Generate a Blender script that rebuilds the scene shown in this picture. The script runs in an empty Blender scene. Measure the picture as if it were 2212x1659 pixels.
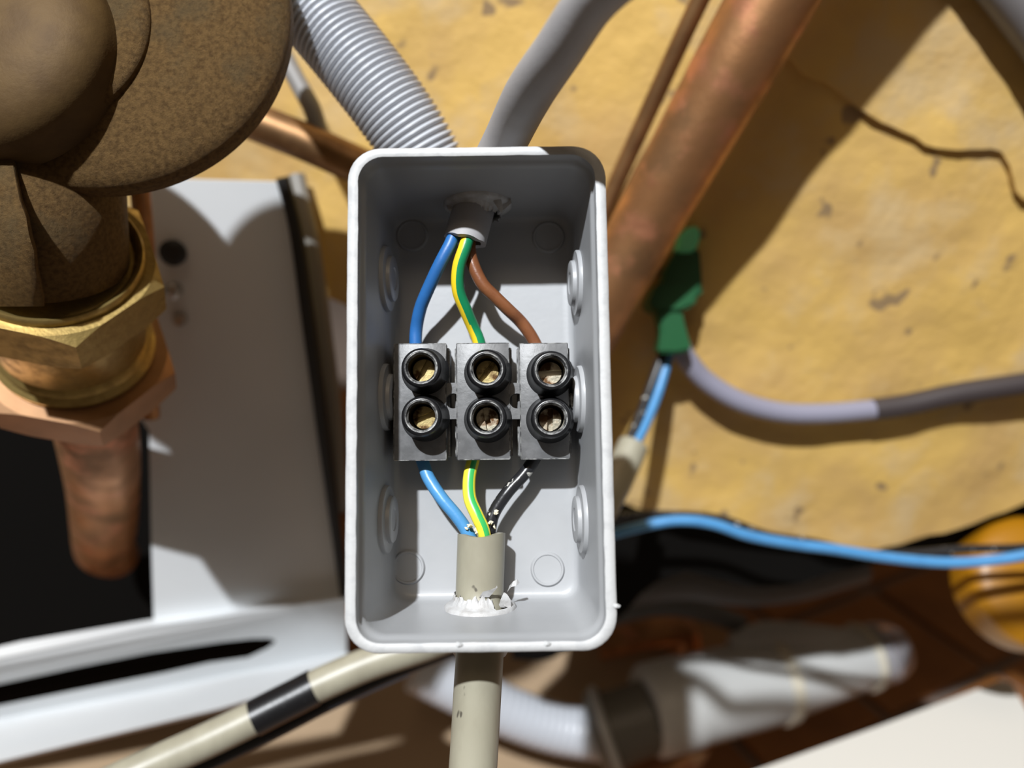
import bpy, bmesh, math, random
from mathutils import Vector, Matrix, noise

# ------------------------------------------------------------------ camera, world, light
sc = bpy.context.scene
COL = sc.collection
TH = math.radians(22.0)            # camera looks down by this much
CAMH = 0.45                        # above the tiled floor (m)
F_PX = 1659.0                      # focal length in pixels of the 2212 px wide frame
AR = Vector((1, 0, 0)); AF = Vector((0, math.cos(TH), -math.sin(TH))); AU = Vector((0, math.sin(TH), math.cos(TH)))
ORI = Vector((0, 0, CAMH))

def W(x, y, d):                    # mm right, up, forward of the lens -> world metres
    return ORI + (AR*x + AU*y + AF*d)*0.001
def P(px, py, d):
    return W((px-1106)/F_PX*d, (829.5-py)/F_PX*d, d)

cd = bpy.data.cameras.new('camera'); cam = bpy.data.objects.new('camera', cd); COL.objects.link(cam)
cam.location = ORI; cam.rotation_euler = (math.pi/2-TH, 0, 0)
cd.sensor_width = 36.0; cd.lens = 27.0; cd.clip_start = 0.01; cd.clip_end = 20
cd.dof.use_dof = True; cd.dof.focus_distance = 0.139; cd.dof.aperture_fstop = 9.0
sc.camera = cam

wd = bpy.data.worlds.new('world'); sc.world = wd; wd.use_nodes = True
wd.node_tree.nodes['Background'].inputs[0].default_value = (1.0, 0.76, 0.54, 1)
wd.node_tree.nodes['Background'].inputs[1].default_value = 0.085

LD = Vector((0.275, -0.72, 1.0)).normalized()
def lamp(kind, name, loc, target, energy, color, **kw):
    l = bpy.data.lights.new(name, kind); l.energy = energy; l.color = color
    for k, v in kw.items(): setattr(l, k, v)
    o = bpy.data.objects.new(name, l); COL.objects.link(o); o.location = loc
    o.rotation_euler = (target-loc).to_track_quat('-Z', 'Y').to_euler()
    return o
tgt = W(0, 0, 140)
lp = Vector((0, 0, 140)) - LD*1800
lamp('SPOT', 'head_torch', W(*lp), tgt, 246.0, (0.92, 0.96, 1.0), shadow_soft_size=0.022, spot_size=math.radians(60), spot_blend=0.6)
lamp('AREA', 'warm_fill', Vector((-0.2, -0.8, 2.2)), Vector((0, 0.2, 0.3)), 8.5, (1.0, 0.8, 0.58), size=0.9)  # soft warm fill added to lift wall and floor; no known lamp

vs = sc.view_settings
vs.view_transform = 'Standard'; vs.look = 'None'; vs.exposure = 0.0; vs.gamma = 1.0; vs.use_curve_mapping = False
sc.cycles.use_denoising = True
sc.cycles.max_bounces = 8

# ------------------------------------------------------------------ materials
def S(r, g, b):
    f = lambda c: (c/255/12.92 if c/255 <= 0.04045 else ((c/255+0.055)/1.055)**2.4)
    return (f(r), f(g), f(b))
MATS = {}
def mat(name, col, rough=0.5, metal=0.0, var=None, vscale=80, vdetail=4, vlo=0.4, vhi=0.65, bump=0.0, bscale=600, bdetail=3,
        spec=0.5, specks=None, speck_scale=300, speck_cut=0.72, rough_var=0.0, trans=0.0, brough=0.6, stretch=None, sss=0.0, var2=None, v2scale=30):
    m = bpy.data.materials.new(name); m.use_nodes = True
    nt = m.node_tree; N = nt.nodes; L = nt.links; b = N['Principled BSDF']
    b.inputs['Roughness'].default_value = rough; b.inputs['Metallic'].default_value = metal
    b.inputs['Specular IOR Level'].default_value = spec
    if trans: b.inputs['Transmission Weight'].default_value = trans
    if sss:
        b.inputs['Subsurface Weight'].default_value = sss; b.inputs['Subsurface Scale'].default_value = 0.002
    b.inputs['Base Color'].default_value = (*col, 1)
    tc = N.new('ShaderNodeTexCoord'); vec = tc.outputs['Object']
    if stretch:
        mp = N.new('ShaderNodeMapping'); mp.inputs['Scale'].default_value = stretch; mp.inputs['Rotation'].default_value = (0, 0, 0)
        L.new(vec, mp.inputs[0]); vec = mp.outputs[0]
    def nz(scale, detail, rgh=0.55):
        n = N.new('ShaderNodeTexNoise'); n.inputs['Scale'].default_value = scale; n.inputs['Detail'].default_value = detail
        n.inputs['Roughness'].default_value = rgh; L.new(vec, n.inputs['Vector']); return n.outputs['Fac']
    def ramp(fac, lo, hi):
        r = N.new('ShaderNodeMapRange'); r.inputs['From Min'].default_value = lo; r.inputs['From Max'].default_value = hi
        L.new(fac, r.inputs['Value']); return r.outputs['Result']
    def mix(fac, a, c):
        x = N.new('ShaderNodeMix'); x.data_type = 'RGBA'; L.new(fac, x.inputs[0])
        if isinstance(a, tuple): x.inputs[6].default_value = (*a, 1)
        else: L.new(a, x.inputs[6])
        x.inputs[7].default_value = (*c, 1); return x.outputs[2]
    cur = col
    if var is not None:
        f1 = ramp(nz(vscale, vdetail), vlo, vhi); cur = mix(f1, cur, var)
        if rough_var:
            rr = N.new('ShaderNodeMapRange'); rr.inputs['To Min'].default_value = rough; rr.inputs['To Max'].default_value = rough+rough_var
            L.new(f1, rr.inputs['Value']); L.new(rr.outputs[0], b.inputs['Roughness'])
    if var2 is not None: cur = mix(ramp(nz(v2scale, 5), 0.52, 0.66), cur, var2)
    if specks is not None: cur = mix(ramp(nz(speck_scale, 2), speck_cut, speck_cut+0.04), cur, specks)
    if not isinstance(cur, tuple): L.new(cur, b.inputs['Base Color'])
    if bump:
        bn = N.new('ShaderNodeBump'); bn.inputs['Strength'].default_value = 1.0; bn.inputs['Distance'].default_value = bump
        L.new(nz(bscale, bdetail, brough), bn.inputs['Height']); L.new(bn.outputs[0], b.inputs['Normal'])
    MATS[name] = m; return m

PL = mat('grey_plastic', (0.355, 0.362, 0.372), 0.40, var=(0.33, 0.337, 0.348), vscale=60, bump=0.00003, bscale=500, sss=0.0)
PLR = mat('cut_plastic_rim', (0.50, 0.505, 0.505), 0.55, var=(0.42, 0.425, 0.43), vscale=350, vlo=0.5, vhi=0.7, bump=0.00005, bscale=1100)
PLT = mat('torn_grey_membrane', (0.50, 0.50, 0.50), 0.5, var=(0.38, 0.37, 0.36), vscale=500, bump=0.00015, bscale=700)
BLK = mat('black_terminal_plastic', (0.105, 0.106, 0.108), 0.42, var=(0.145, 0.146, 0.149), vscale=400, bump=0.00004, bscale=1200, specks=(0.2, 0.2, 0.2), speck_scale=1500, speck_cut=0.72)
BLKG = mat('glossy_black_plastic', (0.008, 0.008, 0.009), 0.32, bump=0.00003, bscale=900, specks=(0.10, 0.10, 0.10), speck_scale=1600, speck_cut=0.73)
BLKE = mat('worn_black_edge', (0.035, 0.035, 0.036), 0.45, var=(0.30, 0.30, 0.29), vscale=700, vlo=0.42, vhi=0.62, bump=0.00008, bscale=1500)
BRS = mat('screw_brass', (0.42, 0.34, 0.16), 0.36, 1.0, var=(0.10, 0.055, 0.025), vscale=350, vlo=0.5, vhi=0.64, rough_var=0.3, bump=0.00004, bscale=900)
NIC = mat('screw_plated', (0.58, 0.54, 0.42), 0.32, 1.0, var=(0.13, 0.07, 0.035), vscale=300, vlo=0.5, vhi=0.62, rough_var=0.3, bump=0.00004, bscale=900)
BLU = mat('blue_insulation', (0.022, 0.13, 0.38), 0.42, var=(0.02, 0.115, 0.34), vscale=200, bump=0.00005, bscale=500)
BLU2 = mat('light_blue_insulation', (0.075, 0.27, 0.54), 0.36, var=(0.065, 0.24, 0.49), vscale=200, bump=0.00006, bscale=600)
YEL = mat('yellow_insulation', (0.86, 0.62, 0.02), 0.38, var=(0.80, 0.56, 0.02), vscale=200)
GRN = mat('dark_green_insulation', (0.006, 0.22, 0.085), 0.38, bump=0.00004, bscale=700)
YEL2 = mat('pale_yellow_insulation', (0.82, 0.70, 0.05), 0.33)
GRN2 = mat('bright_green_insulation', (0.04, 0.42, 0.10), 0.33)
BRN = mat('brown_insulation', (0.20, 0.075, 0.03), 0.33, var=(0.17, 0.06, 0.025), vscale=300, bump=0.0001, bscale=450)
BKW = mat('black_insulation', (0.016, 0.016, 0.018), 0.30, bump=0.00005, bscale=700, specks=(0.50, 0.49, 0.45), speck_scale=520, speck_cut=0.66)
SHG = mat('grey_sheath', (0.36, 0.35, 0.355), 0.50, var=(0.33, 0.32, 0.325), vscale=100, bump=0.00003, bscale=900)
SHB = mat('beige_sheath', (0.335, 0.315, 0.24), 0.40, var=(0.285, 0.265, 0.20), vscale=150, bump=0.00003, bscale=400, specks=(0.10, 0.09, 0.07), speck_scale=420, speck_cut=0.72, stretch=(1, 1, 0.25))
CRUMB = mat('cream_filler', (0.75, 0.68, 0.52), 0.7, bump=0.0001, bscale=1500)
BRZ = mat('cast_bronze', (0.150, 0.087, 0.030), 0.62, 0.3, spec=0.25, var=(0.085, 0.047, 0.015), vscale=1100, vlo=0.40, vhi=0.66, vdetail=5, bump=0.00042, bscale=900, bdetail=8, brough=0.78, var2=(0.085, 0.064, 0.032), v2scale=40)
BRZS = mat('smooth_bronze_housing', (0.095, 0.056, 0.020), 0.62, 0.2, spec=0.2, var=(0.075, 0.043, 0.016), vscale=160, bump=0.00006, bscale=900)
BRA = mat('yellow_brass', (0.46, 0.33, 0.115), 0.38, 0.8, var=(0.33, 0.23, 0.08), vscale=350, bump=0.00008, bscale=900, rough_var=0.15)
COPN = mat('copper_nut_metal', (0.44, 0.245, 0.125), 0.44, 0.6, var=(0.36, 0.20, 0.10), vscale=120, bump=0.00003, bscale=500)
COP = mat('aged_copper', (0.56, 0.28, 0.125), 0.38, 0.85, var=(0.26, 0.14, 0.065), vscale=50, vlo=0.38, vhi=0.62, rough_var=0.22, bump=0.00012, bscale=220, var2=(0.58, 0.26, 0.14), v2scale=90)
COPD = mat('dull_copper', (0.34, 0.19, 0.085), 0.42, 0.8, var=(0.22, 0.12, 0.055), vscale=90)
HOSE = mat('ribbed_grey_plastic', (0.50, 0.52, 0.56), 0.32)
ENA = mat('white_enamel', (0.63, 0.645, 0.655), 0.42, var=(0.60, 0.615, 0.625), vscale=20)
ENAW = mat('white_appliance', (0.66, 0.63, 0.57), 0.5)
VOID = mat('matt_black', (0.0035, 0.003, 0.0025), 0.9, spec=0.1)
RUB = mat('black_rubber', (0.010, 0.009, 0.008), 0.55)
FOAM = mat('yellow_foam', (0.60, 0.385, 0.105), 0.75, var=(0.50, 0.315, 0.11), vscale=22, vdetail=6, vlo=0.42, vhi=0.62, bump=0.0012, bscale=70, bdetail=5,
           specks=(0.26, 0.17, 0.08), speck_scale=75, speck_cut=0.665, var2=(0.54, 0.38, 0.18), v2scale=34)
FOAM2 = mat('yellow_foam_skin', (0.62, 0.40, 0.112), 0.75, var=(0.53, 0.34, 0.12), vscale=26, vdetail=6, vlo=0.42, vhi=0.62, bump=0.0012, bscale=70, bdetail=5,
           var2=(0.54, 0.38, 0.18), v2scale=34)
GPL = mat('green_plastic', (0.006, 0.075, 0.022), 0.38)
GTR = mat('lit_green_plastic', (0.20, 0.85, 0.48), 0.25)  # lightened green so the connector's shaded tip looks lit
LIL = mat('lilac_grey_sheath', (0.24, 0.235, 0.30), 0.45)
SHD = mat('shadowed_sheath', (0.045, 0.035, 0.035), 0.5)  # shadow on the lilac cable's far end, put into the colour
TILE = mat('terracotta_tile', (0.34, 0.13, 0.032), 0.42, var=(0.24, 0.09, 0.024), vscale=14, bump=0.0004, bscale=60)
GROUT = mat('grey_grout', (0.22, 0.17, 0.14), 0.85)
TAN = mat('tan_board', (0.36, 0.25, 0.15), 0.8, var=(0.325, 0.225, 0.133), vscale=9)
PVC = mat('grey_drain_plastic', (0.50, 0.50, 0.485), 0.40)
CRM = mat('cream_ring', (0.60, 0.55, 0.44), 0.5)
CLR = mat('clear_plastic', (0.72, 0.70, 0.74), 0.12, trans=0.75)
YTUB = mat('amber_plastic', (0.33, 0.14, 0.003), 0.4)
STEEL = mat('light_spot_steel', (0.45, 0.43, 0.40), 0.35, 0.9)  # bright metal for the discs that imitate light spots
WALL = mat('dim_plaster', (0.22, 0.16, 0.10), 0.9, var=(0.19, 0.135, 0.085), vscale=8)

# ------------------------------------------------------------------ mesh helpers
rnd = random.Random(4)
def mk(name, V, Fs, mats, parent=None, local=False, smooth=True, fmi=None, sharp=40):
    """one mesh object; V in world metres unless local (then in the parent's frame)"""
    if not isinstance(mats, (list, tuple)): mats = [mats]
    V = [Vector(v) for v in V]
    if parent is None:
        c = Vector((sum(v.x for v in V)/len(V), sum(v.y for v in V)/len(V), min(v.z for v in V)))
    elif local: c = Vector((0, 0, 0))
    else: c = parent.location
    me = bpy.data.meshes.new(name); me.from_pydata([v-c for v in V], [], Fs)
    for m in mats: me.materials.append(m)
    if fmi: me.polygons.foreach_set('material_index', fmi)
    bm = bmesh.new(); bm.from_mesh(me); bmesh.ops.recalc_face_normals(bm, faces=bm.faces)
    if smooth:
        ca = math.radians(sharp)
        for f in bm.faces: f.smooth = True
        for e in bm.edges:
            if len(e.link_faces) == 2 and e.calc_face_angle(0) > ca: e.smooth = False
    bm.to_mesh(me); bm.free()
    o = bpy.data.objects.new(name, me); COL.objects.link(o)
    if parent is None: o.location = c
    else: o.parent = parent
    return o
def thing(name, label, cat, loc, group=None, rot=None):
    o = bpy.data.objects.new(name, None); COL.objects.link(o); o.location = loc; o.empty_display_size = 0.01
    if rot is not None: o.rotation_euler = rot.to_euler()
    return tag(o, label, cat, group)
def tag(o, label, cat, group=None):
    o['label'] = label; o['category'] = cat
    if group: o['group'] = group
    return o
def struct(o): o['kind'] = 'structure'; return o
def cr(pts, rad, sub=8):
    """Catmull-Rom through pts with interpolated radii"""
    pts = [Vector(p) for p in pts]; n = len(pts)
    if not isinstance(rad, (list, tuple)): rad = [rad]*n
    out = []; ro = []
    for i in range(n-1):
        p0 = pts[i-1] if i else pts[0]*2-pts[1]; p1 = pts[i]; p2 = pts[i+1]; p3 = pts[i+2] if i+2 < n else pts[-1]*2-pts[-2]
        for k in range(sub):
            t = k/sub
            out.append(0.5*((2*p1)+(p2-p0)*t+(2*p0-5*p1+4*p2-p3)*t*t+(3*p1-p0-3*p2+p3)*t**3)); ro.append(rad[i]*(1-t)+rad[i+1]*t)
    out.append(pts[-1]); ro.append(rad[-1]); return out, ro
def sweep(pts, rads, segs=24, ref=None, cap=True, prof=None, endfn=None, closed=False):
    """tube mesh along a dense polyline; prof(i, angle) multiplies the radius; endfn(angle) shifts the last ring along the axis"""
    n = len(pts); V = []; Fs = []; T = []
    for i in range(n):
        t = (pts[min(i+1, n-1)]-pts[max(i-1, 0)]).normalized(); T.append(t)
    a = Vector(ref) if ref is not None else Vector((0.31, 0.17, 0.93))
    a = (a-T[0]*a.dot(T[0])).normalized()
    for i in range(n):
        a = (a-T[i]*a.dot(T[i])).normalized(); b = T[i].cross(a)
        for k in range(segs):
            an = 2*math.pi*k/segs; r = rads[i]*(prof(i, an) if prof else 1)
            p = pts[i]+(a*math.cos(an)+b*math.sin(an))*r
            if endfn and i >= n-3: p = p+T[i]*endfn(an)*(i-(n-4))/3
            V.append(p)
    for i in range(n-1):
        for k in range(segs):
            k2 = (k+1) % segs; Fs.append((i*segs+k, i*segs+k2, (i+1)*segs+k2, (i+1)*segs+k))
    if cap:
        Fs.append(tuple(range(segs))); Fs.append(tuple((n-1)*segs+k for k in range(segs)))
    return V, Fs
def tube(name, pts, rad, m, parent=None, segs=24, sub=8, local=False, fmi=None, **kw):
    p, r = cr(pts, rad, sub); V, Fs = sweep(p, r, segs, **kw)
    f = [fmi(j % segs, segs) if j < (len(p)-1)*segs else 0 for j in range(len(Fs))] if fmi else None
    return mk(name, V, Fs, m, parent, local, fmi=f)
def lathe(prof, o, ax, segs=48, xref=None, rfn=None):
    """prof: (radius, height along ax) in metres"""
    ax = Vector(ax).normalized(); x = Vector(xref) if xref is not None else Vector((1, 0.13, 0.2)); x = (x-ax*x.dot(ax)).normalized(); y = ax.cross(x)
    V = []; Fs = []
    for r, h in prof:
        for k in range(segs):
            an = 2*math.pi*k/segs; rr = r*(rfn(an) if rfn else 1)
            V.append(Vector(o)+ax*h+(x*math.cos(an)+y*math.sin(an))*rr)
    n = len(prof)
    for i in range(n-1):
        for k in range(segs):
            k2 = (k+1) % segs; Fs.append((i*segs+k, i*segs+k2, (i+1)*segs+k2, (i+1)*segs+k))
    if prof[0][0] > 1e-7: Fs.append(tuple(range(segs)))
    if prof[-1][0] > 1e-7: Fs.append(tuple((n-1)*segs+k for k in range(segs)))
    return V, Fs
def join(*parts):
    V = []; Fs = []
    for v, f in parts:
        b = len(V); V += list(v); Fs += [tuple(i+b for i in q) for q in f]
    return V, Fs
def slab(poly, thick, away):
    """planar polygon of world points given thickness (m) along the direction 'away'"""
    d = Vector(away).normalized()*thick; n = len(poly)
    V = [Vector(p) for p in poly]+[Vector(p)+d for p in poly]
    Fs = [tuple(range(n)), tuple(range(2*n-1, n-1, -1))]+[(i, (i+1) % n, (i+1) % n+n, i+n) for i in range(n)]
    return V, Fs
def box(c, sx, sy, sz, bev=0.0, seg=2, M=None):
    bm = bmesh.new(); bmesh.ops.create_cube(bm, size=1)
    for v in bm.verts: v.co = Vector((v.co.x*sx, v.co.y*sy, v.co.z*sz))
    if bev: bmesh.ops.bevel(bm, geom=bm.edges[:], offset=bev, segments=seg, affect='EDGES', profile=0.5)
    V = [(M @ v.co if M else v.co)+Vector(c) for v in bm.verts]; bm.verts.index_update()
    Fs = [tuple(v.index for v in f.verts) for f in bm.faces]; bm.free(); return V, Fs
def rrect(hx, hy, r, seg=8):
    out = []
    for cx, cy, a0 in ((hx-r, hy-r, 0), (-hx+r, hy-r, 90), (-hx+r, -hy+r, 180), (hx-r, -hy+r, 270)):
        for k in range(seg+1):
            a = math.radians(a0+90*k/seg); out.append((cx+r*math.cos(a), cy+r*math.sin(a)))
    return out
def loft(loops, cap0=False, cap1=False, wrap=False):
    n = len(loops[0]); V = [p for l in loops for p in l]; Fs = []
    m = len(loops)
    for i in range(m if wrap else m-1):
        j = (i+1) % m
        for k in range(n):
            k2 = (k+1) % n; Fs.append((i*n+k, i*n+k2, j*n+k2, j*n+k))
    if cap0: Fs.append(tuple(range(n)))
    if cap1: Fs.append(tuple((m-1)*n+k for k in range(n)))
    return V, Fs
mm = 0.001

# ------------------------------------------------------------------ room setting
def floor_hit(px, py):
    d = AR*(px-1106)/F_PX+AU*(829.5-py)/F_PX+AF
    return ORI+d*(-ORI.z/d.z)
def plane_hit(px, py, Y):
    d = AR*(px-1106)/F_PX+AU*(829.5-py)/F_PX+AF
    return ORI+d*((Y)/d.y)
fl = struct(mk('floor', *slab([(-0.9, -0.1, -0.004), (1.6, -0.1, -0.004), (1.6, 1.9, -0.004), (-0.9, 1.9, -0.004)], 0.05, (0, 0, -1)), GROUT, smooth=False))
# quarry tiles, each one a piece of the floor
TS = 0.118; TA = math.radians(27.0); TO = floor_hit(2142, 1446)
tx = Vector((math.cos(TA), math.sin(TA), 0)); ty = Vector((-math.sin(TA), math.cos(TA), 0))
tile_me = None
for i in range(-9, 7):
    for j in range(-8, 9):
        c = TO+tx*(i+0.5)*TS+ty*(j+0.5)*TS
        if not (-0.55 < c.x < 0.95 and 0.15 < c.y < 1.05): continue
        if tile_me is None:
            t = mk('tile', *box((0, 0, -0.003), TS-0.009, TS-0.009, 0.010, 0.0015, 1), TILE, fl, local=True); tile_me = t.data
        else:
            t = bpy.data.objects.new('tile', tile_me); COL.objects.link(t); t.parent = fl
        t.location = c-fl.location+Vector((0, 0, 0)); t.rotation_euler = (0.004*rnd.uniform(-1, 1), 0.004*rnd.uniform(-1, 1), TA)
        t.location.z = -fl.location.z+rnd.uniform(-0.0006, 0.0006)
struct(mk('wall_back', *slab([(-1.0, 1.9, -0.05), (1.7, 1.9, -0.05), (1.7, 1.9, 1.6), (-1.0, 1.9, 1.6)], 0.08, (0, 1, 0)), WALL, smooth=False))

# ------------------------------------------------------------------ foam-covered tank side
FY = 255*mm
def foamY(X):
    return FY+((X-0.10)**2)/(2*0.75)
def foam_hit(px, py):
    Y = FY
    for _ in range(6):
        h = plane_hit(px, py, Y); Y = foamY(h.x)
    return h
edge = [(300, 560), (600, 600), (740, 655), (900, 800), (1100, 960), (1330, 1082), (1450, 1116), (1600, 1142), (1700, 1162), (1780, 1180), (1860, 1188), (1950, 1177), (2050, 1150), (2130, 1122), (2212, 1085), (2330, 1030), (2600, 900)]
eh = sorted((foam_hit(*e).x, foam_hit(*e).z) for e in edge)
def interp(tab, x):
    if x <= tab[0][0]: return tab[0][1]
    for (a, b), (c, d) in zip(tab, tab[1:]):
        if x <= c: return b+(d-b)*(x-a)/(c-a)
    return tab[-1][1]
def foam_sheet(x0, x1, nx, nz, zlo, zhi, off, thick, amp, seed):
    V = []; Fs = []
    for layer in (0, 1):
        for i in range(nx+1):
            X = x0+(x1-x0)*i/nx; a = zlo(X); b = zhi(X)
            for j in range(nz+1):
                Z = a+(b-a)*j/nz; q = Vector((X*40, Z*40, seed))
                nn = noise.noise(q)*amp+noise.noise(q*3.1)*amp*0.35
                V.append((X, foamY(X)-off-nn if layer == 0 else foamY(X)-off+thick, Z))
    L = (nx+1)*(nz+1); g = lambda l, i, j: l*L+i*(nz+1)+j
    for i in range(nx):
        for j in range(nz):
            Fs.append((g(0, i, j), g(0, i+1, j), g(0, i+1, j+1), g(0, i, j+1))); Fs.append((g(1, i, j), g(1, i, j+1), g(1, i+1, j+1), g(1, i+1, j)))
        for j in (0, nz): Fs.append((g(0, i, j), g(0, i+1, j), g(1, i+1, j), g(1, i, j)))
    for i in (0, nx):
        for j in range(nz): Fs.append((g(0, i, j), g(0, i, j+1), g(1, i, j+1), g(1, i, j)))
    return V, Fs
tank = thing('water_tank', 'round tank jacketed in stained yellow foam behind the pipes, with a black base', 'tank', Vector((0.1, 0.30, 0.25)))
mk('foam_jacket', *foam_sheet(-0.45, 0.42, 150, 90, lambda X: interp(eh, X)+0.0012*noise.noise(Vector((X*90, 3, 1))), lambda X: 0.72, 0, 0.02, 0.0016, 2.0), FOAM, tank)
ck = [(1640, 60), (1700, 128), (1726, 150), (1745, 168), (1790, 182), (1830, 215), (1880, 252), (1910, 268), (1960, 290), (2000, 318), (2060, 322), (2110, 322), (2150, 316), (2172, 345), (2178, 385), (2190, 420), (2215, 434), (2260, 440), (2420, 520)]
ch = sorted((foam_hit(*e).x, foam_hit(*e).z) for e in ck)
sk = mk('foam_skin', *foam_sheet(ch[0][0], 0.41, 90, 50, lambda X: interp(ch, X)+0.0009*noise.noise(Vector((X*160, 7, 1))), lambda X: 0.715, 0.0022, 0.0035, 0.0016, 2.0), FOAM2, tank)
sk['label'] = 'lighter peeling top layer of the foam'
# black base of the tank, hanging just behind the foam's lower edge
lo = [(1180, 1440), (1345, 1330), (1400, 1262), (1480, 1228), (1620, 1262), (1720, 1258), (1800, 1232), (1900, 1215), (2010, 1196), (2100, 1180), (2212, 1150), (2500, 1080)]
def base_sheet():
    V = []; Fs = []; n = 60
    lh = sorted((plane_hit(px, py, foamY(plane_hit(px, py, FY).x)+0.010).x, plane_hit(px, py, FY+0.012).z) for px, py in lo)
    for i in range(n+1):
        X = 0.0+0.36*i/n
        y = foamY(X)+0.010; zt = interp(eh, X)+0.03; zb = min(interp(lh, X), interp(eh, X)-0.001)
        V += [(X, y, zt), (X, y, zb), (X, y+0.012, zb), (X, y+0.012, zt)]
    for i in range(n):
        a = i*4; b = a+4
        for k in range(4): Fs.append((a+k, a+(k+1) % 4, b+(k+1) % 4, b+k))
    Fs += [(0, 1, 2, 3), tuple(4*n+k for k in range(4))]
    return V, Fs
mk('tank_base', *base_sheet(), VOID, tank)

# ------------------------------------------------------------------ junction box (local frame: u right, v up, w out of the opening)
TAU = math.radians(5.5); RHO = math.radians(0.75)
bu = AR; bv = AU*math.cos(TAU)+AF*math.sin(TAU); bw = AU*math.sin(TAU)-AF*math.cos(TAU)
bu, bv = bu*math.cos(RHO)+bv*math.sin(RHO), bv*math.cos(RHO)-bu*math.sin(RHO)
BH = 28.0                                             # inner depth of the box, mm
RIMC = P(1034, 846, 125.0)
BO = RIMC-bw*BH*mm                                    # floor centre
BROT = Matrix((bu, bv, bw)).transposed()
def B(u, v, w): return BO+(bu*u+bv*v+bw*w)*mm         # box mm -> world
def BL(px, py, w):                                    # pixel -> box (u, v) on the level w
    d = AR*(px-1106)/F_PX+AU*(829.5-py)/F_PX+AF
    o = BO+bw*w*mm; t = (o-ORI).dot(bw)/d.dot(bw); q = ORI+d*t-o
    return q.dot(bu)/mm, q.dot(bv)/mm
def BW(px, py, w): return B(*BL(px, py, w), w)

jb = thing('junction_box', 'open light grey plastic junction box holding the black terminal strip', 'junction box', BO, rot=BROT)
HX0, HY0, HX1, HY1 = 18.0, 38.0, 19.45, 39.4          # inner half sizes at floor / rim
def lp2(hx, hy, r, w, wob=0.0, seed=0):
    return [((x+wob*noise.noise(Vector((x*0.35, y*0.35, seed))))*mm, (y+wob*noise.noise(Vector((x*0.35, y*0.35, seed+9))))*mm, (w+0.35*wob*noise.noise(Vector((x*0.9, y*0.9, seed+5))))*mm) for x, y in rr_d(hx, hy, r)]
def rr_d(hx, hy, r):                                   # rounded rectangle with subdivided straight sides
    a = rrect(hx, hy, r, 8); out = []
    for i, p in enumerate(a):
        q = a[(i+1) % len(a)]; out.append(p); L = math.hypot(q[0]-p[0], q[1]-p[1])
        if (i+1) % 9 == 0:
            n = 26 if (i//9) in (0, 2) else 52
            for k in range(1, n): out.append((p[0]+(q[0]-p[0])*k/n, p[1]+(q[1]-p[1])*k/n))
    return out
def hx(w): return HX0+(HX1-HX0)*w/BH
def hy(w): return HY0+(HY1-HY0)*w/BH
inner = [lp2(HX0-2.2, HY0-2.2, 2.4, 0.0), lp2(HX0-1.2, HY0-1.2, 2.8, 0.05), lp2(HX0-0.4, HY0-0.4, 3.0, 0.35), lp2(HX0, HY0, 3.2, 1.2)]
inner += [lp2(hx(w), hy(w), 3.3+0.5*w/BH, w) for w in (4, 9, 14, 19, 23, 25.4)]
inner += [lp2(hx(25.6)+0.35, hy(25.6)+0.25, 4.0, 25.7), lp2(hx(27)+0.35, hy(27)+0.25, 4.0, 27.3), lp2(hx(28)+0.40, hy(28)+0.35, 4.1, 27.95, 0.10, 1)]
rim = [inner[-1], lp2(hx(28)+0.9, hy(28)+0.75, 4.6, 28.12, 0.06, 2), lp2(21.25, 41.0, 5.3, 28.1, 0.06, 3), lp2(21.6, 41.3, 5.5, 27.7, 0.05, 4)]
outer = [rim[-1], lp2(21.5, 41.2, 5.5, 24), lp2(20.6, 40.2, 5.0, 0), lp2(19.4, 39, 4.2, -1.6)]
mk('body', *join(loft(inner, cap0=True), loft(outer, cap1=True)), PL, jb, local=True, sharp=60)
r_ = mk('rim', *loft(rim), PLR, jb, local=True, sharp=60); r_['label'] = 'scuffed whitish cut rim of the box'
# raised panel outline on the floor and corner bosses
def disc(c, n, r, prof, segs=40): return lathe([(a*mm, b*mm) for a, b in prof], c, n, segs)
for px, py in ((890, 508), (1185, 512), (881, 1226), (1183, 1230)):
    u, v = BL(px, py, 0.4)
    mk('floor_boss', *lathe([(3.35*mm, -0.2*mm), (3.3*mm, 0.25*mm), (3.05*mm, 0.5*mm), (2.8*mm, 0.5*mm), (2.65*mm, 0.28*mm), (2.3*mm, 0.25*mm), (0, 0.25*mm)], (u*mm, v*mm, 0), (0, 0, 1), 40), PL, jb, local=True)
# side knock-outs: a wide thin disc with a smaller stepped one, proud of the wall
KW = 8.0
for sgn, pys in ((-1, (603, 858, 1122)), (1, (612, 862, 1122))):
    for py in pys:
        u, v = BL(822 if sgn < 0 else 1248, py, KW); n = Vector((-sgn, 0, 0.05))
        p = [(6.4, -0.6), (6.3, 0.55), (6.1, 0.75), (4.6, 0.80), (4.4, 0.9), (4.3, 1.55), (4.1, 1.7), (2.2, 1.7), (2.0, 1.5), (0, 1.5)]
        mk('knockout', *disc((sgn*hx(KW)*mm, v*mm, KW*mm), n, 0, p, 44), PL, jb, local=True)

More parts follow.
